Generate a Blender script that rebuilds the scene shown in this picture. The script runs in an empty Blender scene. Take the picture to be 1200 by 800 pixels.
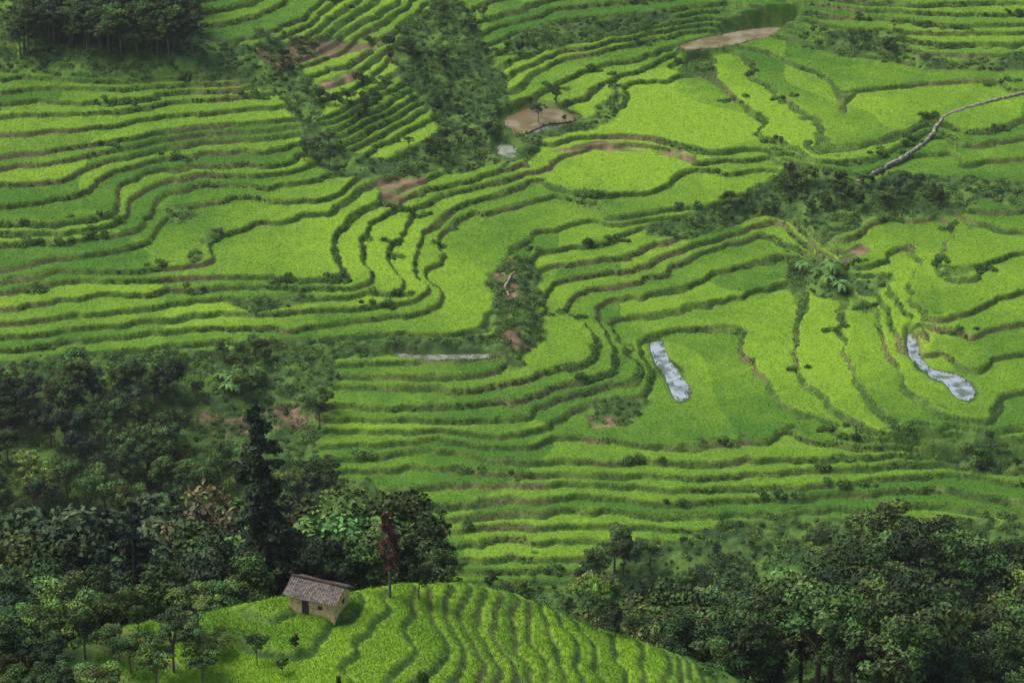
import bpy, math, numpy as np
from mathutils import Vector
from mathutils.geometry import tessellate_polygon
rng=np.random.default_rng(7)
scene=bpy.context.scene
# ------------------------------------------------------------------ camera
CAMZ=250.0; PITCH=math.radians(25); F=1200*100/36
cd=bpy.data.cameras.new("camera"); cd.lens=100; cd.sensor_width=36; cd.clip_start=1; cd.clip_end=9000
cam=bpy.data.objects.new("camera",cd); scene.collection.objects.link(cam)
cam.location=(0,0,CAMZ); cam.rotation_euler=(math.radians(90)-PITCH,0,0); scene.camera=cam
# survey helper : bearing/elevation of a sighted point -> world direction
def ray(px,py):
    a=(px-600)/F; b=(400-py)/F
    return np.array([a, math.cos(PITCH)+b*math.sin(PITCH), -math.sin(PITCH)+b*math.cos(PITCH)])
def at_z(px,py,z):
    d=ray(px,py); t=(z-CAMZ)/d[2]; return d[0]*t,d[1]*t
def at_y(px,py,y):
    d=ray(px,py); t=y/d[1]; return np.array([d[0]*t,y,CAMZ+d[2]*t])
H=0.98; Z0=11.0
# ------------------------------------------------------------------ noise
def h2(xi,yi,seed):
    h=(xi*374761393+yi*668265263+seed*982451653)&0xffffffff
    h=((h^(h>>13))*1274126177)&0xffffffff
    return ((h^(h>>16))&0xffff)/65535.0*2-1
def vnoise(x,y,s,seed=0):
    x=np.asarray(x)/s+1000; y=np.asarray(y)/s+1000
    xi=np.floor(x).astype(np.int64); yi=np.floor(y).astype(np.int64)
    fx=x-xi; fy=y-yi; fx=fx*fx*(3-2*fx); fy=fy*fy*(3-2*fy)
    a=h2(xi,yi,seed);b=h2(xi+1,yi,seed);c=h2(xi,yi+1,seed);d=h2(xi+1,yi+1,seed)
    return (a*(1-fx)+b*fx)*(1-fy)+(c*(1-fx)+d*fx)*fy
def fbm(x,y,s,seed=0,o=3):
    r=0;a=1;t=0
    for i in range(o):
        r=r+a*vnoise(x,y,s,seed+i*17); t+=a; a*=.5; s*=.5
    return r/t
def sstep(a,b,x):
    t=np.clip((x-a)/(b-a),0,1); return t*t*(3-2*t)
# ------------------------------------------------------------------ surveyed terrace lips
CUR=[
(-10,[(0,800),(600,800),(1200,800)]),(-4,[(0,720),(600,735),(1200,720)]),
(1,[(530,667),(600,664),(680,670)]),(2,[(800,655),(1000,645),(1200,650)]),
(3,[(510,640),(600,634),(700,640),(760,640)]),(5.5,[(0,600),(150,600),(300,600)]),(11.5,[(0,500),(150,500),(250,500)]),
(5,[(480,607),(600,600),(750,606),(850,600),(950,598),(1050,600)]),
(6,[(470,590),(600,585),(760,590),(860,583),(960,580),(1100,575),(1200,588)]),
(7,[(450,575),(600,568),(770,572),(860,566),(1000,565),(1120,555),(1200,565)]),
(8,[(430,553),(520,550),(640,556),(780,556),(860,548),(1000,545),(1110,538),(1200,545)]),
(9,[(370,540),(480,532),(640,537),(780,537),(900,532),(1000,531),(1100,528),(1200,538)]),
(10,[(380,520),(480,518),(600,518),(660,508),(800,517),(900,509),(945,497),(1000,518),(1095,522),(1200,530)]),
(10.5,[(815,418),(860,408),(862,440),(890,480)]),(10.3,[(690,495),(800,490),(860,490)]),(10.6,[(770,420),(775,450)]),
(11,[(385,503),(500,505),(600,501),(650,488),(690,473),(745,462),(757,437),(745,408),(765,396),(800,385),(850,378),(885,385),(880,410),(900,455),(943,489),(1000,509),(1095,517),(1200,522)]),
(12,[(385,488),(500,490),(600,487),(640,473),(700,455),(735,442),(742,422),(724,397),(730,375),(780,362),(860,345),(930,326),(960,350),(942,385),(935,415),(950,455),(1000,493),(1095,512),(1200,513)]),
(13,[(385,472),(500,474),(600,470),(650,452),(690,442),(718,428),(715,400),(705,380),(715,357),(760,343),(850,320),(920,296),(965,322),(1000,350),(993,375),(993,410),(1010,450),(1060,490),(1140,510),(1200,500)]),
(14,[(385,457),(500,458),(590,455),(640,436),(675,425),(690,408),(683,385),(665,362),(690,343),(740,332),(820,303),(915,266),(960,305),(1005,342),(1030,352),(1040,400),(1065,440),(1110,480),(1150,490),(1168,478),(1200,462)]),
(15,[(385,442),(480,442),(575,440),(605,427),(622,397),(642,367),(645,345),(665,332),(735,317),(765,303),(850,277),(910,253),(955,290),(1005,330),(1035,336),(1047,360),(1062,385),(1088,388),(1115,425),(1150,435),(1200,418)]),
(16,[(390,425),(480,422),(580,420),(605,412),(615,390),(628,357),(634,330),(645,317),(735,300),(762,287),(830,265),(900,245),(950,275),(1000,318),(1048,312),(1055,345),(1075,383),(1105,403),(1150,393),(1200,375)]),
(17,[(375,410),(480,411),(575,410),(598,400),(606,375),(612,340),(620,312),(640,296),(700,287),(762,272),(830,256),(900,237),(940,250),(960,290),(977,310),(1010,308),(1068,284),(1078,312),(1070,342),(1090,372),(1130,363),(1200,340)]),
(18,[(0,425),(100,413),(200,405),(330,397),(460,392),(540,391),(573,376),(580,345),(590,315),(612,287),(650,270),(698,262),(720,268),(765,258),(830,246),(915,224),(948,238),(968,270),(990,276),(1020,258),(1080,251),(1112,268),(1100,300),(1120,327),(1200,300)]),
(18.5,[(520,375),(545,340),(555,300),(590,270),(680,250)]),
(19,[(0,405),(100,393),(200,386),(330,380),(440,373),(500,363),(511,345),(503,322),(518,298),(526,270),(565,249),(640,233),(692,237),(712,257),(780,248),(850,235),(915,214),(940,226),(980,237),(1060,243),(1150,262),(1200,272)]),
(20,[(0,388),(100,378),(200,368),(330,361),(440,356),(490,350),(495,335),(487,310),(500,285),(510,262),(545,240),(600,222),(632,211),(648,218),(690,230),(760,220),(800,203),(860,202),(910,197),(950,212),(1000,228),(1060,226),(1130,245),(1200,246)]),
(20.5,[(675,205),(720,198),(780,190)]),
(21,[(0,372),(100,362),(220,352),(330,347),(430,342),(465,340),(462,320),(455,300),(475,280),(480,262),(478,245),(520,226),(580,212),(625,200),(645,195),(655,181),(690,173),(760,172),(803,180),(815,191),(870,190),(915,186),(960,202),(1010,212),(1100,212),(1140,225),(1200,216)]),
(22,[(0,355),(100,345),(200,338),(290,333),(380,333),(420,336),(430,320),(420,295),(440,270),(450,250),(465,233),(520,216),(580,201),(612,193),(628,175),(660,165),(700,160),(760,163),(820,178),(860,178),(885,163),(900,176),(945,194),(1010,201),(1050,193),(1110,182),(1135,192),(1200,187)]),
(22.5,[(740,140),(800,135),(860,150)]),(22.6,[(770,118),(815,105),(830,118)]),
(23,[(0,340),(80,331),(180,325),(260,318),(330,322),(385,325),(398,316),(385,295),(400,270),(415,252),(445,225),(520,195),(600,175),(640,151),(690,143),(720,122),(735,102),(788,95),(797,76),(835,69),(840,90),(870,118),(903,140),(893,163),(908,173),(950,187),(1010,187),(1060,175),(1100,155),(1130,170),(1200,163)]),
(23.4,[(870,85),(885,110),(930,145)]),
(24,[(0,325),(90,318),(180,312),(240,302),(250,282),(300,263),(355,250),(385,245),(430,212),(500,185),(570,160),(640,128),(700,100),(760,82),(798,63),(860,60),(893,75),(897,95),(940,128),(965,150),(950,175),(1000,174),(1060,158),(1092,134),(1110,140),(1140,155),(1200,142)]),
(24.4,[(1010,150),(1030,125),(1080,115)]),
(25,[(0,310),(90,301),(165,288),(188,262),(215,247),(270,234),(330,236),(380,230),(410,208),(440,190),(550,147),(590,125),(640,98),(700,80),(760,66),(805,50),(870,52),(930,70),(972,98),(988,130),(1010,105),(1100,96),(1170,92),(1200,105)]),
(26,[(0,285),(80,282),(150,270),(175,245),(192,226),(250,217),(320,219),(370,207),(400,193),(440,172),(540,128),(585,103),(640,75),(700,62),(800,38),(900,38),(1000,60),(1100,75),(1200,75)]),
(28,[(0,262),(70,262),(135,250),(150,214),(200,199),(260,192),(330,192),(360,180),(400,170),(500,118),(570,78),(650,52),(750,32),(850,22),(1000,42),(1200,52)]),
(30,[(0,215),(60,212),(130,193),(200,176),(280,166),(340,162),(400,148),(500,98),(560,55),(650,28),(750,14),(850,4),(1000,22),(1200,28)]),
(32,[(0,185),(100,170),(200,152),(330,140),(400,128),(490,72),(550,30),(620,5),(700,-8),(850,-20),(1000,0),(1200,4)]),
(34,[(0,137),(100,131),(200,119),(300,109),(380,100),(440,66),(490,30),(540,-10),(620,-40)]),
(37,[(0,90),(100,94),(200,93),(260,88),(330,72),(400,45),(450,10),(480,-20)]),
(41,[(0,50),(200,62),(250,48),(330,28),(370,5),(400,-20)]),
(44,[(0,0),(150,5),(230,0),(300,-20)]),(38,[(700,-100),(1200,-90)]),
]
def catmull(P,closed=False,k=8):
    P=[np.array(p,float) for p in P]; n=len(P); out=[]
    rngi=range(n if closed else n-1)
    for i in rngi:
        if closed: a,b,c,d=P[i-1],P[i],P[(i+1)%n],P[(i+2)%n]
        else: a=P[max(i-1,0)];b=P[i];c=P[i+1];d=P[min(i+2,n-1)]
        for j in range(k):
            t=j/k
            out.append(.5*((2*b)+(c-a)*t+(2*a-5*b+4*c-d)*t*t+(3*b-a-3*c+d)*t**3))
    if not closed: out.append(P[-1])
    return np.array(out)
X0,X1,Y0,Y1=-150.,150.,395.,705.
YF=658.
pts=[]
for L,c in CUR:
    c=list(c)
    if c[0][0]<=0: c=[(-140,c[0][1]+6)]+c
    if c[-1][0]>=1200: c=c+[(1350,c[-1][1]-4)]
    cc=catmull(c,k=12); z=Z0+H*L
    W=np.array([at_z(p[0],p[1],z) for p in cc])
    for a,b in zip(W[:-1],W[1:]):
        m=max(1,int(np.hypot(*(b-a))/0.25)); t=np.linspace(0,1,m,endpoint=False)[:,None]
        q=a+(b-a)*t; pts.append(np.c_[q,np.full(len(q),L)])
pts=np.vstack(pts)
V=None
for cs in (8,4,2,1,0.5):
    nx=int(round((X1-X0)/cs))+1; ny=int(round((Y1-Y0)/cs))+1
    ix=np.round((pts[:,0]-X0)/cs).astype(int); iy=np.round((pts[:,1]-Y0)/cs).astype(int)
    ok=(ix>=0)&(ix<nx)&(iy>=0)&(iy<ny)
    S=np.zeros((ny,nx));C=np.zeros((ny,nx))
    np.add.at(S,(iy[ok],ix[ok]),pts[ok,2]); np.add.at(C,(iy[ok],ix[ok]),1)
    mask=C>0; val=np.where(mask,S/np.maximum(C,1),0)
    mask[0,:]=True; val[0,:]=-11
    if V is None: V=np.interp(np.linspace(Y0,Y1,ny),[395,430,660],[-11,3,36])[:,None]*np.ones((1,nx))
    else:
        yy=np.linspace(0,V.shape[0]-1,ny); xx=np.linspace(0,V.shape[1]-1,nx)
        y0=np.minimum(yy.astype(int),V.shape[0]-2); x0=np.minimum(xx.astype(int),V.shape[1]-2)
        fy=(yy-y0)[:,None]; fx=(xx-x0)[None]
        V=(V[y0][:,x0]*(1-fx)+V[y0][:,x0+1]*fx)*(1-fy)+(V[y0+1][:,x0]*(1-fx)+V[y0+1][:,x0+1]*fx)*fy
    V[mask]=val[mask]
    for it in range(400 if cs>0.9 else 120):
        P=np.pad(V,1,mode='edge'); N=(P[:-2,1:-1]+P[2:,1:-1]+P[1:-1,:-2]+P[1:-1,2:])*.25
        V=np.where(mask,val,N)
def blur(A,n):
    for _ in range(n):
        P=np.pad(A,1,mode='edge'); A=(P[:-2]+2*P[1:-1]+P[2:])[:,1:-1]*.25
        P=np.pad(A,1,mode='edge'); A=(P[:,:-2]+2*P[:,1:-1]+P[:,2:])[1:-1]*.25
    return A
V=blur(V,2); LCS=0.5
def Lat(x,y):
    xx=np.clip((np.asarray(x,float)-X0)/LCS,0,V.shape[1]-1.001); yy=np.clip((np.asarray(y,float)-Y0)/LCS,0,V.shape[0]-1.001)
    xi=xx.astype(int); yi=yy.astype(int); fx=xx-xi; fy=yy-yi
    return (V[yi,xi]*(1-fx)+V[yi,xi+1]*fx)*(1-fy)+(V[yi+1,xi]*(1-fx)+V[yi+1,xi+1]*fx)*fy
YS=np.arange(398,700,.25)
def far_pt(px,py):
    d=ray(px,py); xs=d[0]/d[1]*YS; zr=CAMZ+d[2]/d[1]*YS
    zg=Z0+H*Lat(xs,YS); k=np.argmax(zr<=zg+.3)
    if not (zr<=zg+.3).any(): k=len(YS)-1
    return xs[k],YS[k],zg[k]
# ------------------------------------------------------------------ near ridge
crest=[(-400,830,205),(0,775,205),(200,735,205),(340,708,207),(405,706,207.5),(480,693,210),(560,694,213),(640,714,213),(700,740,211),(760,765,209),(850,797,208),(950,850,207),(1200,940,207),(1600,980,207)]
cw=np.array([at_y(*c) for c in crest])
def crestZ(x): return np.interp(x,cw[:,0],cw[:,2])
def crestY(x): return np.interp(x,cw[:,0],cw[:,1])
ZFL=Z0-11*H
def near_h(x,y):
    yc=crestY(x); d=yc-y
    front=crestZ(x-0.3*np.maximum(d,0)*(y>120))-0.05*np.maximum(d,0)
    b=np.maximum(-d,0)
    k=sstep(14,34,x)
    steep=-(0.85*b*sstep(0,6,b)) 
    sh=-(0.35*np.minimum(b,95)+1.0*np.maximum(b-95,0))
    z=front+steep*(1-k)+sh*k
    return np.maximum(z,ZFL)
# ------------------------------------------------------------------ sheet grid
def grow(a,step,end,g=1.25):
    out=[a]
    while (out[-1]<end if step>0 else out[-1]>end): out.append(out[-1]+step); step*=g
    return out[1:]
XW=122.
xf=np.arange(-XW,XW+.01,.28)
xs=np.array(grow(-XW,-.6,-2500)[::-1]+list(xf)+grow(xf[-1],.6,2500))
yfar=np.arange(414,YF+.01,.29)
ys=np.array(grow(186,-1.,-600)[::-1]+list(np.arange(186,218,.2))+list(np.arange(218,414,2.5))+list(yfar)+grow(yfar[-1],.6,4000))
XX,YY=np.meshgrid(xs,ys)
far=YY>=396
L=Lat(XX,YY)
gy,gx=np.gradient(L,ys,xs); g0=blur(np.hypot(gx,gy),4)
gs=np.clip(g0,0,.45)
wob=gs*(1.7*vnoise(XX,YY,14,3)+.9*vnoise(XX,YY,4.5,5)+.4*vnoise(XX,YY,1.8,6))+np.clip((g0-.12)/.2,0,1)*.60*vnoise(L,XX/10,1.8,9)
Lw=L+wob*far
# knoll terraces : beds dip very slightly across the ridge
zn=near_h(XX,YY); HK=0.55; tilt=.09*np.clip(XX,-45,30)
Lk=(zn-tilt)/HK+0.8*vnoise(XX,YY,6.5,8)+.28*vnoise(XX,YY,2.2,18)
LL=np.where(far,Lw,Lk); hh=np.where(far,H,HK)
gy,gx=np.gradient(LL,ys,xs); g=np.hypot(gx,gy); g=np.maximum(blur(g,2),0.03)
n=np.floor(LL); f=LL-n
rwn=sstep(-.6,.7,fbm(XX,YY,9,55)); rwide=sstep(.2,.55,vnoise(XX,YY,16,59)+.5*h2(n.astype(np.int64),n.astype(np.int64)*0+3,8))
rw=np.where(far,.28+.42*rwn+.75*rwide,0.4); wf=np.minimum(rw*g,0.42)
ramp=np.clip((f-(1-wf))/wf,0,1)
stair=n+ramp
s=f/g; back=(1-wf-f)/g
smooth_z=np.where(far,Z0+H*L,zn)
stair_z=np.where(far,Z0+H*stair,HK*stair+tilt)
# ---- masks from surveyed outlines
def poly_mask(wp,soft=1.5,nz=1.5,seed=1,x=None,y=None):
    X=XX if x is None else x; Y=YY if y is None else y
    out=np.zeros(X.shape)
    m=(X>wp[:,0].min()-4)&(X<wp[:,0].max()+4)&(Y>wp[:,1].min()-4)&(Y<wp[:,1].max()+4)
    x=X[m];y=Y[m]; inside=np.zeros(len(x),bool); dmin=np.full(len(x),1e9)
    for i in range(len(wp)):
        ax,ay=wp[i-1];bx,by=wp[i]
        c=((ay>y)!=(by>y)); 
        with np.errstate(divide='ignore',invalid='ignore'):
            xi=(bx-ax)*(y-ay)/(by-ay+1e-12)+ax
        inside^=(c&(x<xi))
        t=np.clip(((x-ax)*(bx-ax)+(y-ay)*(by-ay))/((bx-ax)**2+(by-ay)**2+1e-9),0,1)
        dmin=np.minimum(dmin,np.hypot(x-ax-t*(bx-ax),y-ay-t*(by-ay)))
    sd=np.where(inside,dmin,-dmin)+nz*fbm(x,y,5,seed)*1.5
    out[m]=sstep(-soft/2,soft/2,sd); return out
def wpoly(p): return np.array([far_pt(a,b)[:2] for a,b in p])
VEG=[
[(300,30),(345,55),(365,95),(378,140),(400,172),(450,182),(500,165),(515,140),(490,110),(462,80),(465,30),(520,-10),(555,20),(575,60),(595,90),(590,135),(585,190),(540,202),(480,204),(430,212),(400,205),(372,195),(350,150),(335,120),(300,95)],
[(-100,-20),(225,-20),(235,40),(300,60),(300,85),(200,85),(120,85),(-100,75)],
[(755,262),(830,240),(900,215),(920,190),(960,198),(1020,212),(1060,200),(1120,205),(1150,245),(1080,250),(1020,255),(985,275),(965,290),(950,268),(930,262),(900,250),(830,268),(770,278)],
[(-100,430),(60,418),(200,410),(340,400),(460,394),(580,390),(602,410),(560,411),(470,411),(400,415),(378,460),(378,510),(365,545),(430,562),(480,595),(510,625),(528,672),(500,720),(-100,760)],
[(692,640),(740,645),(800,630),(850,608),(1050,603),(1150,608),(1400,608),(1400,900),(700,900),(600,800),(530,690),(690,678)],
[(1095,525),(1130,515),(1200,515),(1300,515),(1300,552),(1180,556),(1120,548)],
[(575,330),(590,305),(615,298),(632,325),(636,370),(622,400),(612,428),(590,422),(572,388),(576,355)],
[(920,295),(960,300),(1005,335),(990,352),(955,345),(925,325)],
[(690,462),(750,468),(745,495),(695,492)],
[(265,350),(370,343),(400,352),(300,364)],
[(960,40),(1060,35),(1070,62),(980,62)],[(590,140),(620,160),(640,150),(620,185),(590,195)],
[(610,130),(690,140),(720,105),(700,95),(730,95),(720,135),(690,150),(620,160)],
[(1060,60),(1120,70),(1200,60),(1200,80),(1080,80)],[(240,60),(330,70),(330,100),(240,95)],
[(200,240),(222,235),(222,250),(205,262)],
[(225,290),(250,268),(270,262),(240,290),(228,305)],
[(600,60),(680,50),(790,20),(790,10),(650,25),(590,45)],
[(1080,200),(1200,215),(1200,240),(1100,225)],[(1000,335),(1045,320),(1050,330),(1010,348)],
]
EARTH=[[(578,325),(598,305),(608,330),(600,370),(618,405),(600,420),(592,398),(596,360),(590,345)],
[(225,488),(300,478),(372,478),(372,492),(300,500),(225,518)],
[(448,215),(500,205),(505,213),(470,228),(465,245),(448,243)],
[(640,172),(700,160),(800,172),(812,184),(790,180),(700,168),(650,182)],
[(300,60),(420,40),(440,55),(330,80)],[(370,95),(420,80),(430,90),(380,105)],[(690,483),(745,490),(740,500),(690,500)],[(985,300),(1010,285),(1015,295),(990,312)],[(525,150),(560,150),(555,158),(528,158)]]
veg=np.zeros(XX.shape)
for i,p in enumerate(VEG): veg=np.maximum(veg,poly_mask(wpoly(p),1.5,1.3,20+i))
earth=np.zeros(XX.shape)
for i,p in enumerate(EARTH): earth=np.maximum(earth,poly_mask(wpoly(p),1.2,1.4,60+i))
# knoll rice region
kx=np.array([at_y(110,750,204)[0],at_y(800,780,208)[0]])
knoll=sstep(kx[0]-1,kx[0]+1,XX+0.5*vnoise(XX,YY,3,4))*(1-sstep(kx[1]+1,kx[1]+5,XX-(crestY(XX)-YY)*0.3))*(YY<crestY(XX)+2.5)*(YY>150)
veg=np.where(far,veg,1-knoll)
fine=(np.abs(XX)<XW)&(((YY>413)&(YY<YF))|((YY>185)&(YY<218.1)))
veg=np.where(fine,veg,1.0)
wild=sstep(-.05,.35,fbm(XX,YY,14,91))
bw=np.where(far,.08+.25*sstep(-.5,.8,fbm(XX,YY,6,57)),.12)
bund=1-sstep(bw*.6,bw*1.4,s)
rice=sstep(bw,bw+.18,s)*sstep(0.0,.12,back)*(1-veg)*(1-earth)
rh=np.where(far,.34,.22)
lump=fbm(XX,YY,3.2,40)*.8+fbm(XX,YY,1.1,44,2)*.35
big=fbm(XX,YY,9,48)*1.2
z=stair_z*(1-.75*veg)+smooth_z*(.75*veg)+veg*(lump+.4*big)*np.where(far,1,.6)
rr=rng.random(XX.shape)-.5
z=z+rice*(rh+.08*rr+.06*vnoise(XX,YY,1.5,6)+.05*vnoise(XX,YY,5,7))+(1-rice)*.12*rr
z=z-earth*np.where(far,.15,0)
out=np.hypot(np.maximum(np.abs(XX)-140,0),np.maximum(YY-680,0))
z=z+np.where(YY>300,out*.33+out**.8*fbm(XX,YY,220,70)*.8,np.maximum(np.abs(XX)-140,0)*.1)
# ------------------------------------------------------------------ water
def mesh_obj(name,v,fc,mat,col=None,smooth=False,link=True):
    me=bpy.data.meshes.new(name); v=np.asarray(v,np.float32); fc=np.asarray(fc,np.int32)
    me.vertices.add(len(v)); me.vertices.foreach_set("co",v.ravel())
    k=fc.shape[1]; me.loops.add(fc.size); me.loops.foreach_set("vertex_index",fc.ravel())
    me.polygons.add(len(fc)); me.polygons.foreach_set("loop_start",np.arange(0,fc.size,k,dtype=np.int32))
    try: me.polygons.foreach_set("loop_total",np.full(len(fc),k,np.int32))
    except Exception: pass
    if smooth: me.polygons.foreach_set("use_smooth",np.ones(len(fc),bool))
    me.update(calc_edges=True)
    if col is not None:
        a=me.color_attributes.new("Col",'FLOAT_COLOR','POINT')
        a.data.foreach_set("color",np.c_[col,np.ones(len(col))].astype(np.float32).ravel())
    if mat: me.materials.append(mat)
    if not link: return me
    o=bpy.data.objects.new(name,me); scene.collection.objects.link(o); return o
def nmat(name):
    m=bpy.data.materials.new(name); m.use_nodes=True; nt=m.node_tree
    b=nt.nodes["Principled BSDF"]; b.inputs["Specular IOR Level"].default_value=.15; b.inputs["Roughness"].default_value=.85
    return m,nt,b
def colmat(name,scale=2.,lo=.7,hi=1.3,bump=0,spec=.15,rough=.8,objrand=0,det=2):
    m,nt,b=nmat(name); N=nt.nodes.new; K=nt.links.new
    at=N("ShaderNodeAttribute"); at.attribute_name="Col"
    tc=N("ShaderNodeTexCoord"); src=at.outputs["Color"]
    if scale:
        nz=N("ShaderNodeTexNoise"); nz.inputs["Scale"].default_value=scale; nz.inputs["Detail"].default_value=det
        K(tc.outputs["Object"],nz.inputs["Vector"])
        mr=N("ShaderNodeMapRange"); mr.inputs[1].default_value=.3; mr.inputs[2].default_value=.7; mr.inputs[3].default_value=lo; mr.inputs[4].default_value=hi
        K(nz.outputs[0],mr.inputs[0])
        mx=N("ShaderNodeVectorMath"); mx.operation='SCALE'; K(src,mx.inputs[0]); K(mr.outputs[0],mx.inputs["Scale"])
        src=mx.outputs[0]
    if objrand:
        oi=N("ShaderNodeObjectInfo"); m2=N("ShaderNodeMapRange"); m2.inputs[3].default_value=1-objrand; m2.inputs[4].default_value=1+objrand
        K(oi.outputs["Random"],m2.inputs[0]); q=N("ShaderNodeVectorMath"); q.operation='SCALE'; K(src,q.inputs[0]); K(m2.outputs[0],q.inputs["Scale"]); src=q.outputs[0]
    K(src,b.inputs["Base Color"])
    b.inputs["Specular IOR Level"].default_value=spec; b.inputs["Roughness"].default_value=rough
    if bump:
        bp=N("ShaderNodeBump"); bp.inputs["Strength"].default_value=bump; bp.inputs["Distance"].default_value=.3
        n2=N("ShaderNodeTexNoise"); n2.inputs["Scale"].default_value=scale*1.7; n2.inputs["Detail"].default_value=2; K(tc.outputs["Object"],n2.inputs["Vector"])
        K(n2.outputs[0],bp.inputs["Height"]); K(bp.outputs[0],b.inputs["Normal"])
    return m
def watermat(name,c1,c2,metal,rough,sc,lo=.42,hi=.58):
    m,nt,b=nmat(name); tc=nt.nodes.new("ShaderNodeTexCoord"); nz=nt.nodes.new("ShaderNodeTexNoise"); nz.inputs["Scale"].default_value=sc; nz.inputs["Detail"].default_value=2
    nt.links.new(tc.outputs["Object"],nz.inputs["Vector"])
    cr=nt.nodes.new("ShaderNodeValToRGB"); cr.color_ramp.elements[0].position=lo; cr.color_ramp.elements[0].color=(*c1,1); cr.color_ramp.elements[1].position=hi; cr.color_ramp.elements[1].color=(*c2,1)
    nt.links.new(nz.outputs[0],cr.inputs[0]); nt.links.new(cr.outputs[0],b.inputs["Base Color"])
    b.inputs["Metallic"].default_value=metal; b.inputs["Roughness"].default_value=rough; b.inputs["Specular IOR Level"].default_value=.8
    bp=nt.nodes.new("ShaderNodeBump"); bp.inputs["Strength"].default_value=.08; bp.inputs["Distance"].default_value=.1; n2=nt.nodes.new("ShaderNodeTexNoise"); n2.inputs["Scale"].default_value=1.5; nt.links.new(tc.outputs["Object"],n2.inputs["Vector"]); nt.links.new(n2.outputs[0],bp.inputs["Height"]); nt.links.new(bp.outputs[0],b.inputs["Normal"])
    return m
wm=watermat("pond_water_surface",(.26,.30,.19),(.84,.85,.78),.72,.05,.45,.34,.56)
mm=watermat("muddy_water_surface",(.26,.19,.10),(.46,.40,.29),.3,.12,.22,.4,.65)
PONDS=[(wm,[(762,402),(774,400),(779,408),(785,424),(796,438),(808,455),(806,467),(793,469),(783,452),(778,438),(768,425)]),
(wm,[(1063,393),(1069,391),(1076,402),(1079,417),(1090,430),(1107,436),(1122,439),(1137,450),(1141,465),(1130,469),(1116,461),(1108,450),(1091,441),(1079,430),(1066,418)]),
(mm,[(592,140),(606,132),(625,127),(652,128),(676,136),(668,142),(640,146),(612,157),(598,152)]),
(wm,[(610,154),(640,147),(668,142),(670,145),(640,152),(616,159)]),
(wm,[(466,413.5),(500,415.5),(572,414.5),(575,419),(500,421),(466,418)]),
(mm,[(800,52),(825,45),(850,40),(890,33),(930,33),(925,39),(890,46),(850,54),(805,58)]),
(wm,[(584,168),(596,168),(604,174),(602,184),(590,184),(584,178)])]
water=np.zeros(XX.shape); wrim=np.zeros(XX.shape); edgeP=[]
def interp_grid(A,x,y):
    i=np.clip(np.searchsorted(ys,y),1,len(ys)-1); j=np.clip(np.searchsorted(xs,x),1,len(xs)-1); return A[i,j]
for i,(mt,p) in enumerate(PONDS):
    q0=np.array([far_pt(a,b_) for a,b_ in p]); zr=interp_grid(stair_z,q0[:,0],q0[:,1]); zl=float(np.percentile(zr,35))+.05
    q=catmull(p,True,6); w=np.array([at_z(a,b_,zl) for a,b_ in q])
    jit=np.array([vnoise(a[0],a[1],1.3,88)*.4 for a in w]); cen=w.mean(0); w=w+(w-cen)/np.linalg.norm(w-cen,axis=1,keepdims=True)*jit[:,None]
    mk=poly_mask(w,.5,.0); water=np.maximum(water,mk)
    wr=cen+(w-cen)*(1+1.3/np.maximum(np.linalg.norm(w-cen,axis=1,keepdims=True),1)); rim=np.maximum(poly_mask(wr,1.6,.0),poly_mask(w,2.4,0.))
    wrim=np.maximum(wrim,rim)
    z=z*(1-rim)+rim*(zl+.14+.06*rr); z=z*(1-mk)+mk*(zl-.25); rice=rice*(1-rim)
    w2=cen+(w-cen)*(1+.2/np.maximum(np.linalg.norm(w-cen,axis=1,keepdims=True),1))
    vv=np.c_[w2,np.full(len(w),zl)]; edgeP.append(vv)
    tr_=tessellate_polygon([[Vector(a) for a in vv]])
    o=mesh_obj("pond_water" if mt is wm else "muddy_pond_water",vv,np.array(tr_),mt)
    if o.data.polygons[0].normal.z<0: o.data.flip_normals()
# ------------------------------------------------------------------ ground colour
def C(*a): return np.array(a)
tone=.44+.40*vnoise(XX,YY,30,11)+.40*h2(n.astype(np.int64),np.floor(XX/38+.6*vnoise(XX,YY,25,4)).astype(np.int64),5)+.28*fbm(XX,YY,9,15)
def blob(px,py,rad,amp):
    x,y,_=far_pt(px,py); return amp*np.exp(-((XX-x)**2+(YY-y)**2)/rad**2)
for t in [(560,340,22,.5),(780,130,30,.45),(1060,130,30,.35),(320,290,18,.4),(430,280,16,.4),(850,440,25,.1),(1010,420,25,.2),(70,240,22,.25),(120,130,50,-.35),(560,540,45,-.12),(1160,330,26,-.2),(700,20,40,-.2)]:
    tone=tone+blob(*t)
tone=np.where(far,tone,.52+.35*fbm(XX,YY,6,12)+.3*h2(n.astype(np.int64),n.astype(np.int64)*0,2))
tone=np.clip(tone+.18*fbm(XX,YY,2.5,13),0,1)[...,None]
cr_=C(.060,.160,.014)*(1-tone)+C(.205,.350,.021)*tone
cr_=cr_*(1+.12*rr[...,None])
mixn=sstep(-.2,.5,fbm(XX,YY,3,31))[...,None]
browner=(sstep(-.05,.4,fbm(XX,YY,15,37))*(1-.6*rwide))[...,None]
cris=C(.048,.105,.020)*(1-mixn)+C(.12,.20,.032)*mixn
cris=cris*(1-.65*browner)+C(.19,.14,.08)*.65*browner
cb=C(.13,.22,.03)
cedge=cris*(1-bund[...,None])+cb*bund[...,None]*.8+cris*bund[...,None]*.2
vn=sstep(-.4,.5,fbm(XX,YY,4,33))[...,None]
cv=C(.038,.082,.019)*(1-vn)+C(.10,.185,.032)*vn
ce=C(.22,.15,.09)*(.65+.6*mixn)
col=cedge*(1-rice[...,None])+cr_*rice[...,None]
v_=veg[...,None]; col=col*(1-v_)+cv*v_
e_=(earth*sstep(-.35,.2,fbm(XX,YY,2.5,39)))[...,None]; col=col*(1-e_)+ce*e_
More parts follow.
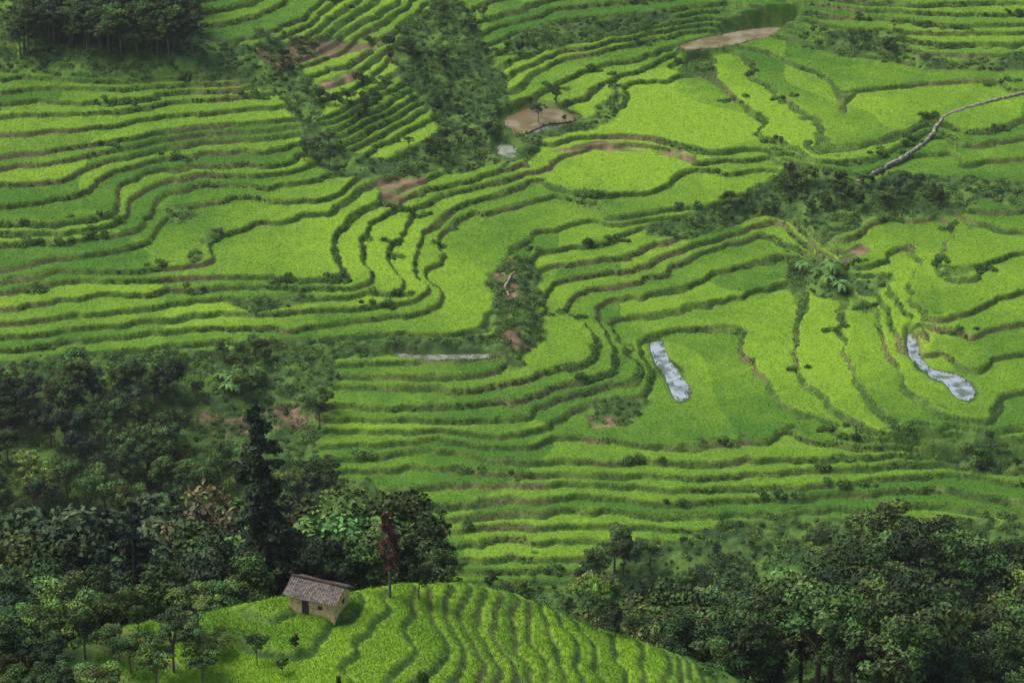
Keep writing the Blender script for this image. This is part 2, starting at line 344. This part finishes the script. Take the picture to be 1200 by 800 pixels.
wa=water[...,None]; col=col*(1-wa)+C(.1,.08,.05)*wa
ny_,nx_=XX.shape
idx=np.arange(ny_*nx_).reshape(ny_,nx_)
fc=np.stack([idx[:-1,:-1],idx[:-1,1:],idx[1:,1:],idx[1:,:-1]],-1).reshape(-1,4)
gm=colmat("terraced_ground",1.6,.84,1.18,bump=.3)
mesh_obj("terraced_hillside_ground",np.stack([XX,YY,z],-1).reshape(-1,3),fc,gm,col.reshape(-1,3))
# ------------------------------------------------------------------ plant builders
def unit(a): return a/np.maximum(np.linalg.norm(a,axis=-1,keepdims=True),1e-9)
def leaves(c,nrm,ln,wd,col):
    m=len(c); r=unit(rng.normal(size=(m,3))); a=unit(np.cross(nrm,r)); b=np.cross(nrm,a)
    a=a*ln[:,None]; b=b*wd[:,None]; fold=nrm*(ln*.18)[:,None]
    v=np.stack([c-a-fold,c+b,c+a-fold,c-b],1).reshape(-1,3)
    f_=np.arange(4*m).reshape(m,4); return v,f_,np.repeat(col,4,0)
def blades(p,h,w,col,k=2,lean=.35,var=.25):
    m=len(p)*k; P=np.repeat(p,k,0)+np.c_[rng.normal(size=(m,2))*.06,np.zeros(m)]; hh=np.repeat(h,k); ang=rng.random(m)*6.283
    d=np.c_[np.cos(ang),np.sin(ang),np.zeros(m)]*w*rng.uniform(.7,1.3,m)[:,None]
    tip=P+np.c_[rng.normal(size=(m,2))*lean*hh[:,None],hh*rng.uniform(.7,1.2,m)]
    v=np.stack([P-d,P+d,tip],1).reshape(-1,3); f_=np.arange(3*m).reshape(m,3)
    return v,f_,np.repeat(np.repeat(col,k,0)*rng.uniform(1-var,1+var,(m,1)),3,0)
wedge=(np.abs(XX)<YY*.2+4)
# rice plants
cell=(rice>.8)&wedge&fine
I=np.flatnonzero(cell&far); I=rng.choice(I,min(180000,len(I)),replace=False)
P=np.c_[XX.ravel()[I],YY.ravel()[I],z.ravel()[I]-.12]
P[:,:2]+=rng.uniform(-.12,.12,(len(I),2))
lm=colmat("rice_leaf",0)
v,f_,c=blades(P,np.full(len(I),.29),.10,col.reshape(-1,3)[I]*1.12,2,.35,.11)
mesh_obj("rice_plants",v,f_,lm,c)
I=np.flatnonzero(cell&~far&(XX>-42)&(XX<30)&(s>.3)&(back>.2)); 
P=np.c_[XX.ravel()[I],YY.ravel()[I],z.ravel()[I]-.1]; P=np.repeat(P,3,0); P[:,:2]+=rng.uniform(-.13,.13,(len(P),2))
v,f_,c=blades(P,np.full(len(P),.32),.035,np.repeat(col.reshape(-1,3)[I],3,0)*1.15,2)
mesh_obj("rice_plants",v,f_,lm,c)
# weeds on risers and bunds
cell=(rice<.3)&wedge&fine&(veg<.6)&(earth<.4)&(water<.1)
I=np.flatnonzero(cell); I=rng.choice(I,min(80000,len(I)),replace=False)
P=np.c_[XX.ravel()[I],YY.ravel()[I],z.ravel()[I]-.05]+np.c_[rng.uniform(-.12,.12,(len(I),2)),np.zeros(len(I))]
cl_=sstep(-.2,.5,fbm(P[:,0],P[:,1],5,66)) 
cc=C(.085,.165,.024)*(rng.uniform(.5,1.5,(len(I),1))+.4*cl_[:,None]); sz=rng.uniform(.1,.26,len(I))*(1+1.0*cl_)*np.where(P[:,1]<300,.5,1)
v,f_,c=blades(P,sz,.09,cc,2,.5)
wmat=colmat("weed_leaf",0)
mesh_obj("terrace_edge_grass",v,f_,wmat,c)
# shrubs
def clump_cloud(cent,rad,per,ls,colr,flat=.75):
    m=len(cent); k=per; d=unit(rng.normal(size=(m*k,3))); d[:,2]=np.abs(d[:,2])*1.0-.15
    R=np.repeat(rad,k)*rng.uniform(.55,1.08,m*k); c=np.repeat(cent,k,0)+d*R[:,None]*np.array([1,1,flat])
    nr=unit(d*.7+rng.normal(size=(m*k,3))*.5+np.array([0,0,.45]))
    l=ls*rng.uniform(.6,1.4,m*k)
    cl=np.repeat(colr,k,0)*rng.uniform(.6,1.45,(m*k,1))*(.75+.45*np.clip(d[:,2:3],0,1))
    return leaves(c,nr,l,l*.55,cl)
I=np.flatnonzero((veg>.5)&wedge&fine&far&(wrim<.1)); 
I=rng.choice(I,6200,replace=False)
w8=fbm(XX.ravel()[I],YY.ravel()[I],7,77)
rad=np.clip(.6+w8*.8+rng.exponential(.3,len(I)),.28,2.1)
P=np.c_[XX.ravel()[I],YY.ravel()[I],z.ravel()[I]-.1]
tn=np.clip(rng.random((len(I),1))**1.5*1.1+.2*(w8[:,None]),0,1.2); cc=C(.036,.080,.02)*(1-tn)+C(.13,.22,.04)*tn
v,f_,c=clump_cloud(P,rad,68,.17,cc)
mesh_obj("hillside_shrubs",v,f_,wmat,c)
I=np.flatnonzero((veg<.3)&(rice<.3)&(wild>.3)&wedge&fine&far&(earth<.3)&(wrim<.1)); I=rng.choice(I,min(4600,len(I)),replace=False)
P=np.c_[XX.ravel()[I],YY.ravel()[I],z.ravel()[I]-.1]; rad=rng.uniform(.2,.5,len(I))*rng.choice([1,1,1,1.5,2.2],len(I))*(1+.5*rwide.ravel()[I])
cc=C(.055,.115,.022)*rng.uniform(.7,2.2,(len(I),1)); v,f_,c=clump_cloud(P,rad,42,.14,cc)
mesh_obj("terrace_bank_shrubs",v,f_,wmat,c)
# bushes standing in groups on the banks
J=np.flatnonzero((rice<.3)&(veg<.5)&wedge&fine&far&(wrim<.1)); J=rng.choice(J,125,replace=False); gp=[];gr=[]
for j in J:
    k=rng.integers(3,10); x0=XX.ravel()[j]+rng.normal(size=k)*1.7; y0=YY.ravel()[j]+rng.normal(size=k)*.5
    for a_,b_ in zip(x0,y0): gp.append((a_,b_,float(interp_grid(z,a_,b_)))); gr.append(rng.uniform(.45,1.2))
gp=np.array(gp);gr=np.array(gr); cc=C(.05,.105,.022)*rng.uniform(.7,2.0,(len(gr),1)); v,f_,c=clump_cloud(gp,gr,120,.17,cc,.9)
mesh_obj("bank_bushes",v,f_,wmat,c)
# reeds around ponds
P=np.vstack([e[rng.integers(len(e),size=130)]+rng.normal(size=(130,3))*np.array([.45,.45,0]) for e in edgeP])
v,f_,c=blades(P,rng.uniform(.2,.45,len(P)),.08,C(.08,.16,.02)*rng.uniform(.7,1.5,(len(P),1)),3,.4); mesh_obj("pond_edge_reeds",v,f_,wmat,c)
# near slope undergrowth
m=4600; px_=rng.uniform(-60,60,m); py_=190+115*rng.random(m)**1.6; ok=(np.abs(px_)<py_*.2+3)&~((px_>kx[0]-1)&(px_<kx[1]+2)&(py_<215)); px_,py_=px_[ok],py_[ok]
P=np.c_[px_,py_,near_h(px_,py_)]; rad=rng.uniform(.5,1.8,len(px_)); cc=C(.036,.078,.02)*rng.uniform(.6,2.6,(len(px_),1))
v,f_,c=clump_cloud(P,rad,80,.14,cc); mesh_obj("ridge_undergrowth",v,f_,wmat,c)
# ------------------------------------------------------------------ trees
bark,nt,b=nmat("tree_bark"); nz=nt.nodes.new("ShaderNodeTexNoise"); nz.inputs["Scale"].default_value=6
cr=nt.nodes.new("ShaderNodeValToRGB"); cr.color_ramp.elements[0].color=(.07,.055,.04,1); cr.color_ramp.elements[1].color=(.2,.17,.13,1)
nt.links.new(nz.outputs[0],cr.inputs[0]); nt.links.new(cr.outputs[0],b.inputs["Base Color"])
leafm=colmat("tree_foliage",0,objrand=.42,spec=.18,rough=.65)
def tube(pts_,rad_,ns=6):
    pts_=np.array(pts_,float); V_=[];F_=[]
    for i,p in enumerate(pts_):
        d=pts_[min(i+1,len(pts_)-1)]-pts_[max(i-1,0)]; d=d/np.linalg.norm(d)
        a=np.cross(d,[.3,.9,.1]); a/=np.linalg.norm(a); b_=np.cross(d,a)
        for k in range(ns):
            t=2*math.pi*k/ns; V_.append(p+(a*math.cos(t)+b_*math.sin(t))*rad_[i])
    for i in range(len(pts_)-1):
        for k in range(ns): F_.append((i*ns+k,i*ns+(k+1)%ns,(i+1)*ns+(k+1)%ns,(i+1)*ns+k))
    return np.array(V_),np.array(F_)
def build_tree(name,kind,Ht,colr,seed,dens=1.0,lf=.2):
    global rng
    keep=rng; rng=np.random.default_rng(seed)
    parts=[]; cents=[];rads=[]
    lean=rng.normal(size=2)*.03*Ht
    top=.95 if kind in('conifer','slender') else .72
    tp=[np.array([lean[0]*t*t,lean[1]*t*t,Ht*top*t]) for t in np.linspace(0,1,6)]
    parts.append(tube(tp,[Ht*.022*(1-.85*t)+.02 for t in np.linspace(0,1,6)]))
    def tr(t): k=t*5; i=min(int(k),4); return tp[i]+(tp[i+1]-tp[i])*(k-i)
    if kind=='conifer':
        for t in np.linspace(.2,1.0,20):
            R=Ht*.15*(1-t)**.7+.25; nb=5
            for j in range(nb):
                a=rng.random()*6.283; rr_=R*rng.uniform(.45,1.3); base=tr(min(t,1)); end=base+np.array([math.cos(a)*rr_,math.sin(a)*rr_,-rr_*.1+rng.normal()*.15])
                parts.append(tube([base,end],[.05,.015],3))
                for q in (.45,.75,1.): cents.append(base+(end-base)*q+rng.normal(size=3)*.12); rads.append(.2*R*(1.1-q*.4)+.22)
        cents.append(tr(1)); rads.append(.3); per=int(34*dens); flat=.5
    elif kind=='slender':
        for t in np.linspace(.35,1.05,18):
            for j in range(3):
                R=Ht*.12*(1.15-t*.75); a=rng.random()*6.283; base=tr(min(t,1)); end=base+np.array([math.cos(a)*R,math.sin(a)*R,R*.4])
                parts.append(tube([base,end],[.04,.012],3)); cents.append(end); rads.append(rng.uniform(.3,.6)*Ht*.06+.2)
        per=int(60*dens); flat=.9
    else:
        wide={'round':.34,'spread':.46,'tall':.24}[kind]; cz={'round':.64,'spread':.74,'tall':.62}[kind]; vz={'round':.33,'spread':.20,'tall':.38}[kind]
        nc={'round':46,'spread':40,'tall':42}[kind]
        lobes=[unit(rng.normal(size=(1,3)))[0]*np.array([.5,.5,.45]) for _ in range(6)]
        for i in range(nc):
            lb=lobes[i%6]; d=unit(rng.normal(size=(1,3)))[0]; p=lb+d*rng.uniform(.25,.5)
            c_=np.array([p[0]*wide*Ht,p[1]*wide*Ht,cz*Ht+p[2]*vz*Ht])+np.array([lean[0],lean[1],0])
            cents.append(c_); rads.append(Ht*rng.uniform(.055,.115))
            if i%3==0:
                base=tr(rng.uniform(.45,.95)); mid=(base+c_)/2+np.array([0,0,-.03*Ht])
                parts.append(tube([base,mid,c_],[Ht*.009,Ht*.006,.02],4))
        per=int(125*dens); flat=.72
    cents=np.array(cents);rads=np.array(rads)
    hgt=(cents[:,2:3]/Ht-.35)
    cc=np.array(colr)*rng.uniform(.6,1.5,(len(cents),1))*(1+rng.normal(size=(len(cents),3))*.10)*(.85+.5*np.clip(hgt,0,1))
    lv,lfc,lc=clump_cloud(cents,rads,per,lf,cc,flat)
    vs=[];fs=[];o=0
    for a,b_ in parts: vs.append(a);fs.append(b_+o);o+=len(a)
    nb=sum(len(x) for x in fs); vs=np.vstack(vs+[lv]); F_=np.vstack(fs+[lfc+o])
    cl=np.vstack([np.full((o,3),.1),lc])
    me=mesh_obj(name,vs,F_,bark,cl,link=False); me.materials.append(leafm)
    mi=np.zeros(len(F_),np.int32); mi[nb:]=1; me.polygons.foreach_set("material_index",mi); me.update()
    rng=keep; return me
DK=(.040,.078,.022); MD=(.060,.112,.025); OL=(.092,.140,.032); YG=(.15,.23,.038); BL=(.040,.078,.030); RU=(.09,.085,.04); RD=(.095,.033,.026)
T={}
T['b']=[build_tree("broadleaf_tree_mesh","round",12,c,i+1) for i,c in enumerate([DK,MD,DK,OL,BL,MD])]
T['s']=[build_tree("spreading_tree_mesh","spread",11,c,i+21) for i,c in enumerate([MD,OL,DK])]
T['t']=[build_tree("tall_tree_mesh","tall",14,c,i+31) for i,c in enumerate([DK,MD,BL])]
T['c']=[build_tree("conifer_mesh","conifer",18,(.042,.068,.030),41,lf=.18)]
T['y']=[build_tree("yellow_mesh","spread",10,YG,51,.8)]
T['r']=[build_tree("rusty_mesh","round",11,RU,61,.8)]
T['d']=[build_tree("red_mesh","slender",10,RD,71,.8,.16)]
NM={'b':'broadleaf_tree','s':'spreading_tree','t':'tall_broadleaf_tree','c':'conifer_tree','y':'yellow_leaved_tree','r':'rust_leaved_tree','d':'red_leaved_tree'}
NH={'b':12,'s':10,'t':14,'c':17.3,'y':9.4,'r':11,'d':10}
def put(kind,x,y,zg,ht,wd=1.0):
    me=T[kind][rng.integers(len(T[kind]))]; o=bpy.data.objects.new(NM[kind],me); scene.collection.objects.link(o)
    sc=ht/NH[kind]; w=sc*wd*rng.uniform(.9,1.15); o.location=(x,y,zg-.3); o.scale=(w,w,sc); o.rotation_euler=(0,0,rng.random()*6.28)
def near_tree(kind,px,ptop,y,wd=1.0):
    p=at_y(px,ptop,y); zg=float(near_h(np.array(p[0]),np.array(y))); h=p[2]-zg
    if h>2.0: put(kind,p[0],y,zg,min(h,26),wd)
def far_tree(kind,px,py,ht,wd=1.):
    x,y,zg=far_pt(px,py); put(kind,x,y,zg,ht,wd)
# near left mass
for k,px,pt,y,w in [('c',308,472,220,1.0),('c',150,590,222,.9),('b',60,600,226,1),('b',20,640,215,1),('t',215,600,224,1),('b',270,600,228,1),('b',110,575,232,1),
 ('b',350,590,228,1),('b',400,560,230,1.1),('b',445,562,228,1.1),('b',488,588,225,1),('t',505,620,220,.9),('b',380,610,218,1),('b',425,600,219,1),('b',240,620,216,1),('t',185,640,214,.9),
 ('r',225,565,234,.9),('b',170,570,236,1),('d',455,596,209.2,.8),('b',500,650,214,.8),('t',330,600,222,1),('b',290,640,214,.9),('b',80,660,210,1),
 ('b',15,700,206,.9),('b',130,680,208,.9),('s',230,690,203,1.2),('s',200,720,199,1.),('b',60,740,200,1.1),('b',0,760,198,1.1),('b',110,765,196,1.2),('b',-20,600,228,1),
 ('s',300,742,199,.9),('b',150,735,200,1.2),('t',190,680,215,.9),('b',20,570,236,1),('t',90,540,240,1),('b',360,560,238,1),('b',310,570,240,1),
 ('b',40,690,204,1),('b',95,705,203,1.1),('b',160,700,205,1),('t',10,650,209,1),('b',255,730,201,1.2),('b',40,770,197,1.2),('s',235,755,197,1.1),('b',265,665,211,1),('b',-10,700,202,1),('t',120,650,212,1),
 ('s',180,755,197,1.2),('b',75,775,195,1.3),('b',205,705,204,1),('b',20,740,200,1.2),('b',130,720,202,1.1),
 ('s',610,676,219,.6),('y',690,668,215,.8),('t',665,690,213,.8),('s',700,695,212,1),('t',722,705,211,.8),('b',490,650,209.5,.8),('b',605,702,210.5,.6),('t',590,706,210,.5),
 ('b',538,668,216,.6),('s',575,668,217,.6),('s',745,720,213,.8),('b',790,735,216,.8),('b',395,785,194,.5),('b',495,778,193,.5),('b',330,765,197,.8),('b',345,738,200,.7),('b',320,735,202,.8),('b',840,740,214,.9)]:
    near_tree(k,px,pt,y,w)
# right shoulder mass, crown line kept under the terraces
def toppix(x,y,zt):
    r=math.atan2(CAMZ-zt,y)-PITCH; return 400+F*math.tan(r)
cnt=0
for i in range(420):
    y=rng.uniform(219,308); px=rng.uniform(690,1270)
    x=at_y(px,700,y)[0]
    if x<5: continue
    zg=float(near_h(np.array(x),np.array(y))); ht=rng.uniform(7,15)
    lim=np.interp(px,[690,740,830,900,960,1010,1060,1120,1200,1300],[700,690,690,672,650,612,588,592,586,590])+rng.uniform(0,26)
    while toppix(x,y,zg+ht)<lim and ht>3: ht-=.5
    if ht<=4: continue
    put(rng.choice(list('bbbtttbsbs')),x,y,zg,ht); cnt+=1
    if cnt>175: break
# mid trees at the foot of the far hillside
for i in range(80):
    px=rng.uniform(540,1240); py=rng.uniform(690,745) if px<950 else rng.uniform(650,740); far_tree(rng.choice(list('bbtbs')),px,py,rng.uniform(2.5,5.5) if px<700 else rng.uniform(4,8))
for px,py,h in [(720,668,10),(730,675,9),(700,682,8),(762,668,7),(690,690,6),(1150,552,3),(1190,548,3),(1160,545,2.5),(1000,630,4),(960,625,3),(880,640,3),(840,650,3),(800,640,2.5)]: far_tree('b',px,py,h)
# left wood on far hillside
for i in range(170):
    px=rng.uniform(-60,400); py=rng.uniform(462,700)
    if 215<px<385 and 470<py<560: continue
    if px>330 and py<590: continue
    far_tree(rng.choice(list('bbbttsby')if py>560 else list('bbtsb')),px,py,rng.uniform(4,10.5))
for px,py,h in [(95,470,11),(110,475,9),(280,420,4),(300,418,5),(310,425,4),(262,420,4),(375,500,7),(380,480,6),(140,470,8),(40,480,8),(20,470,8),(215,500,4),(60,520,9),(160,450,6),(190,455,5),(75,450,6)]: far_tree('b',px,py,h)
# dark grove top-left and gully trees
for i in range(85): far_tree('b',rng.uniform(15,228),rng.uniform(6,64),rng.uniform(8,12))
GP=[(500,70),(530,130),(560,165),(380,180),(320,75),(540,30),(480,60),(400,110),(930,235),(985,235),(870,245),(1010,220),(1100,225),(590,60),(500,180),(1020,50),(430,130),(640,130),(1060,230),(950,215)]
for i in range(150):
    p=GP[i%len(GP)]; far_tree(rng.choice(list('bbsb')),p[0]+rng.uniform(-28,28),p[1]+rng.uniform(-14,14),rng.uniform(1.5,4.2))
# banana plants
def banana_mesh():
    V_=[];F_=[];cl=[];o=0
    a,b_=tube([(0,0,0),(0,0,1.2),(.05,0,2.3)],[.16,.13,.08],7); V_.append(a);F_+= [tuple(q) for q in b_];o=len(a);cl.append(np.full((len(a),3),(.08,.12,.03)))
    for k in range(11):
        an=k*2.4; d=np.array([math.cos(an),math.sin(an),0]); sd=np.array([-d[1],d[0],0]); Ln=rng.uniform(1.8,2.6); el=rng.uniform(.5,1.2)
        pp=[]
        for j in range(7):
            t=j/6; c_=np.array([0,0,2.1])+d*Ln*t*math.cos(el*(1-t*.3))+np.array([0,0,1])*(Ln*math.sin(el)*t-1.5*t*t*Ln*.6)
            w=.34*math.sin(math.pi*min(1,.08+t*.92))**.6+.01; pp+=[c_-sd*w+np.array([0,0,-.06]),c_,c_+sd*w+np.array([0,0,-.06])]
        V_.append(np.array(pp)); cl.append(np.full((21,3),(.09,.19,.04))*rng.uniform(.7,1.3))
        for j in range(6):
            q=o+j*3; F_+=[(q,q+1,q+4,q+3),(q+1,q+2,q+5,q+4)]
        o+=21
    return mesh_obj("banana_plant_mesh",np.vstack(V_),np.array(F_),leafm,np.vstack(cl),link=False)
bm=banana_mesh()
for px,py in [(262,448),(275,452),(290,450),(300,445),(268,460),(285,462),(970,335),(985,345),(955,325),(975,322),(940,318)]:
    x,y,zg=far_pt(px,py); o=bpy.data.objects.new("banana_plant",bm); scene.collection.objects.link(o); o.location=(x,y,zg); s_=rng.uniform(.8,1.35); o.scale=(s_,)*3; o.rotation_euler=(0,0,rng.random()*6)
# ------------------------------------------------------------------ hut
def simple(name,c1,c2,sc,bump=.3):
    m,nt,b=nmat(name); tc=nt.nodes.new("ShaderNodeTexCoord"); nz=nt.nodes.new("ShaderNodeTexNoise"); nz.inputs["Scale"].default_value=sc; nz.inputs["Detail"].default_value=6
    nt.links.new(tc.outputs["Object"],nz.inputs["Vector"]); cr=nt.nodes.new("ShaderNodeValToRGB"); cr.color_ramp.elements[0].position=.35; cr.color_ramp.elements[1].position=.68
    cr.color_ramp.elements[0].color=(*c1,1); cr.color_ramp.elements[1].color=(*c2,1); nt.links.new(nz.outputs[0],cr.inputs[0]); nt.links.new(cr.outputs[0],b.inputs["Base Color"])
    bp=nt.nodes.new("ShaderNodeBump"); bp.inputs["Strength"].default_value=bump; nt.links.new(nz.outputs[0],bp.inputs["Height"]); nt.links.new(bp.outputs[0],b.inputs["Normal"]); return m
mud=simple("mud_brick",(.46,.32,.14),(.76,.58,.29),3); roofm=simple("weathered_roof_tile",(.07,.06,.05),(.24,.20,.17),4); wood=simple("dark_timber",(.03,.022,.016),(.09,.065,.045),8)
hut=bpy.data.objects.new("farm_hut",None); scene.collection.objects.link(hut)
hp=at_y(374,709,206.5); hz=float(near_h(np.array(hp[0]),np.array(206.5))); hut.location=(hp[0],206.5,hz-.1); hut.rotation_euler=(0,0,math.radians(-24))
def child(name,v,fc,mat):
    me=bpy.data.meshes.new(name); me.from_pydata(v,[],fc); me.materials.append(mat); o=bpy.data.objects.new(name,me); scene.collection.objects.link(o); o.parent=hut; return o
def box(name,x0,x1,y0,y1,z0,z1,mat):
    v=[(x,y,z_) for x in(x0,x1) for y in(y0,y1) for z_ in(z0,z1)]
    return child(name,v,[(0,1,3,2),(4,6,7,5),(0,4,5,1),(2,3,7,6),(0,2,6,4),(1,5,7,3)],mat)
hl,hw,hh_=2.15,1.35,1.75
box("wall_front",-hl,hl,-hw,-hw+.22,-.5,hh_,mud); box("wall_back",-hl,hl,hw-.22,hw,-.5,hh_,mud)
for nme,xa,xb in(("gable_wall_left",-hl+.003,-hl+.22),("gable_wall_right",hl-.22,hl-.003)):
    y0,y1=-hw+.223,hw-.223
    v=[(x,y,z_) for x in(xa,xb) for (y,z_) in((y0,-.5),(y1,-.5),(y1,hh_+.1),(0,hh_+.85),(y0,hh_+.1))]
    child(nme,v,[(0,1,2,3,4),(9,8,7,6,5)]+[(i,(i+1)%5+0,(i+1)%5+5,i+5) for i in range(5)],mud)
box("window_opening",hl,hl+.012,.05,.45,.95,1.3,wood); box("window_lintel",hl,hl+.03,-.02,.52,1.303,1.38,wood)
box("door",-.9,-.25,-hw-.02,-hw,0,1.45,wood); box("door_frame",-.98,-.17,-hw-.03,-hw,1.453,1.55,wood); box("window",.6,1.0,-hw-.02,-hw,.9,1.25,wood)
def roof_side(name,sg):
    v=[];fc_=[]; nxn=44
    for i in range(nxn+1):
        x=-hl-.35+(2*hl+.7)*i/nxn; ww=.05*math.sin(i*math.pi/1.0+.5*math.pi)+.0
        for j in range(7):
            t=j/6; y=sg*(hw+.4)*t; zz=hh_+.98-.95*t+ww*.6+.035*(j%2)+.05*math.sin(x*1.7+j)
            v.append((x,y,zz))
    for i in range(nxn):
        for j in range(6): a=i*7+j; fc_.append((a,a+1,a+8,a+7))
    o=child(name,v,fc_,roofm); sm=o.modifiers.new("thickness",'SOLIDIFY'); sm.thickness=.08
roof_side("roof_front",-1); roof_side("roof_back",1); box("ridge_cap",-hl-.36,hl+.36,-.1,.1,hh_+1.02,hh_+1.10,wood)
# ------------------------------------------------------------------ stone path
def ribbon(name,pp,w,mat,lift=.35):
    q=catmull(pp,k=14); W=np.array([far_pt(*p) for p in q]); v=[];fc_=[]
    for i in range(len(W)):
        d=W[min(i+1,len(W)-1)]-W[max(i-1,0)]; d[2]=0; d/=np.linalg.norm(d)+1e-9; nn=np.array([-d[1],d[0],0]); zg=interp_grid(z,W[i,0],W[i,1]); p_=W[i].copy(); p_[2]=.5*zg+.5*p_[2]
        zz=np.array([0,0,lift+rng.uniform(-.08,.08)])
        for a,b_ in((-w/2,-.8),(-w/2,0),(w/2,0),(w/2,-.8)): v.append(p_+nn*a*rng.uniform(.55,1.3)+zz+np.array([0,0,b_]))
    for i in range(len(W)-1):
        for j in range(3): a=i*4+j; fc_.append((a,a+1,a+5,a+4))
    return mesh_obj(name,v,fc_,mat)
stone=simple("path_stone",(.09,.085,.06),(.42,.39,.34),1.3)
ribbon("stone_path",[(1215,102),(1180,112),(1150,120),(1115,132),(1098,145),(1090,158),(1065,178),(1030,197),(1005,212)],.7,stone,.28)
ribbon("dirt_path",[(600,352),(596,345),(592,335),(598,325),(604,318)],.35,simple("packed_earth",(.2,.14,.09),(.42,.34,.26),2),.4)
# ------------------------------------------------------------------ thin humid haze filling the valley air
hm=bpy.data.materials.new("thin_mist"); hm.use_nodes=True; nt=hm.node_tree; nt.nodes.clear()
vs_=nt.nodes.new("ShaderNodeVolumeScatter"); vs_.inputs["Color"].default_value=(.94,.97,1,1); vs_.inputs["Density"].default_value=.00006; vs_.inputs["Anisotropy"].default_value=0.1
mo=nt.nodes.new("ShaderNodeOutputMaterial"); nt.links.new(vs_.outputs[0],mo.inputs["Volume"])
bx=[(x,y,z_) for x in(-1500,1500) for y in(-300,2200) for z_ in(-60,300)]
mesh_obj("mist",bx,[(0,1,3,2),(4,6,7,5),(0,4,5,1),(2,3,7,6),(0,2,6,4),(1,5,7,3)],hm)
# ------------------------------------------------------------------ light
el=math.radians(58); az=math.radians(-75)
w=bpy.data.worlds.new("World"); scene.world=w; w.use_nodes=True; nt=w.node_tree
sk=nt.nodes.new("ShaderNodeTexSky"); sk.sky_type='NISHITA'; sk.sun_disc=False; sk.sun_elevation=el; sk.sun_rotation=az; sk.air_density=1.; sk.dust_density=3.
nt.links.new(sk.outputs[0],nt.nodes["Background"].inputs[0]); nt.nodes["Background"].inputs[1].default_value=.15
sl=bpy.data.lights.new("sun",'SUN'); sl.energy=3.2; sl.angle=math.radians(40); sl.color=(1,.95,.86)
so=bpy.data.objects.new("sun",sl); scene.collection.objects.link(so)
dv=Vector((math.sin(az)*math.cos(el),math.cos(az)*math.cos(el),math.sin(el))); so.rotation_euler=dv.to_track_quat('Z','Y').to_euler(); so.location=(0,300,500)
scene.view_settings.view_transform='Standard'; scene.view_settings.look='None'; scene.view_settings.exposure=0
print("OK verts",XX.size)
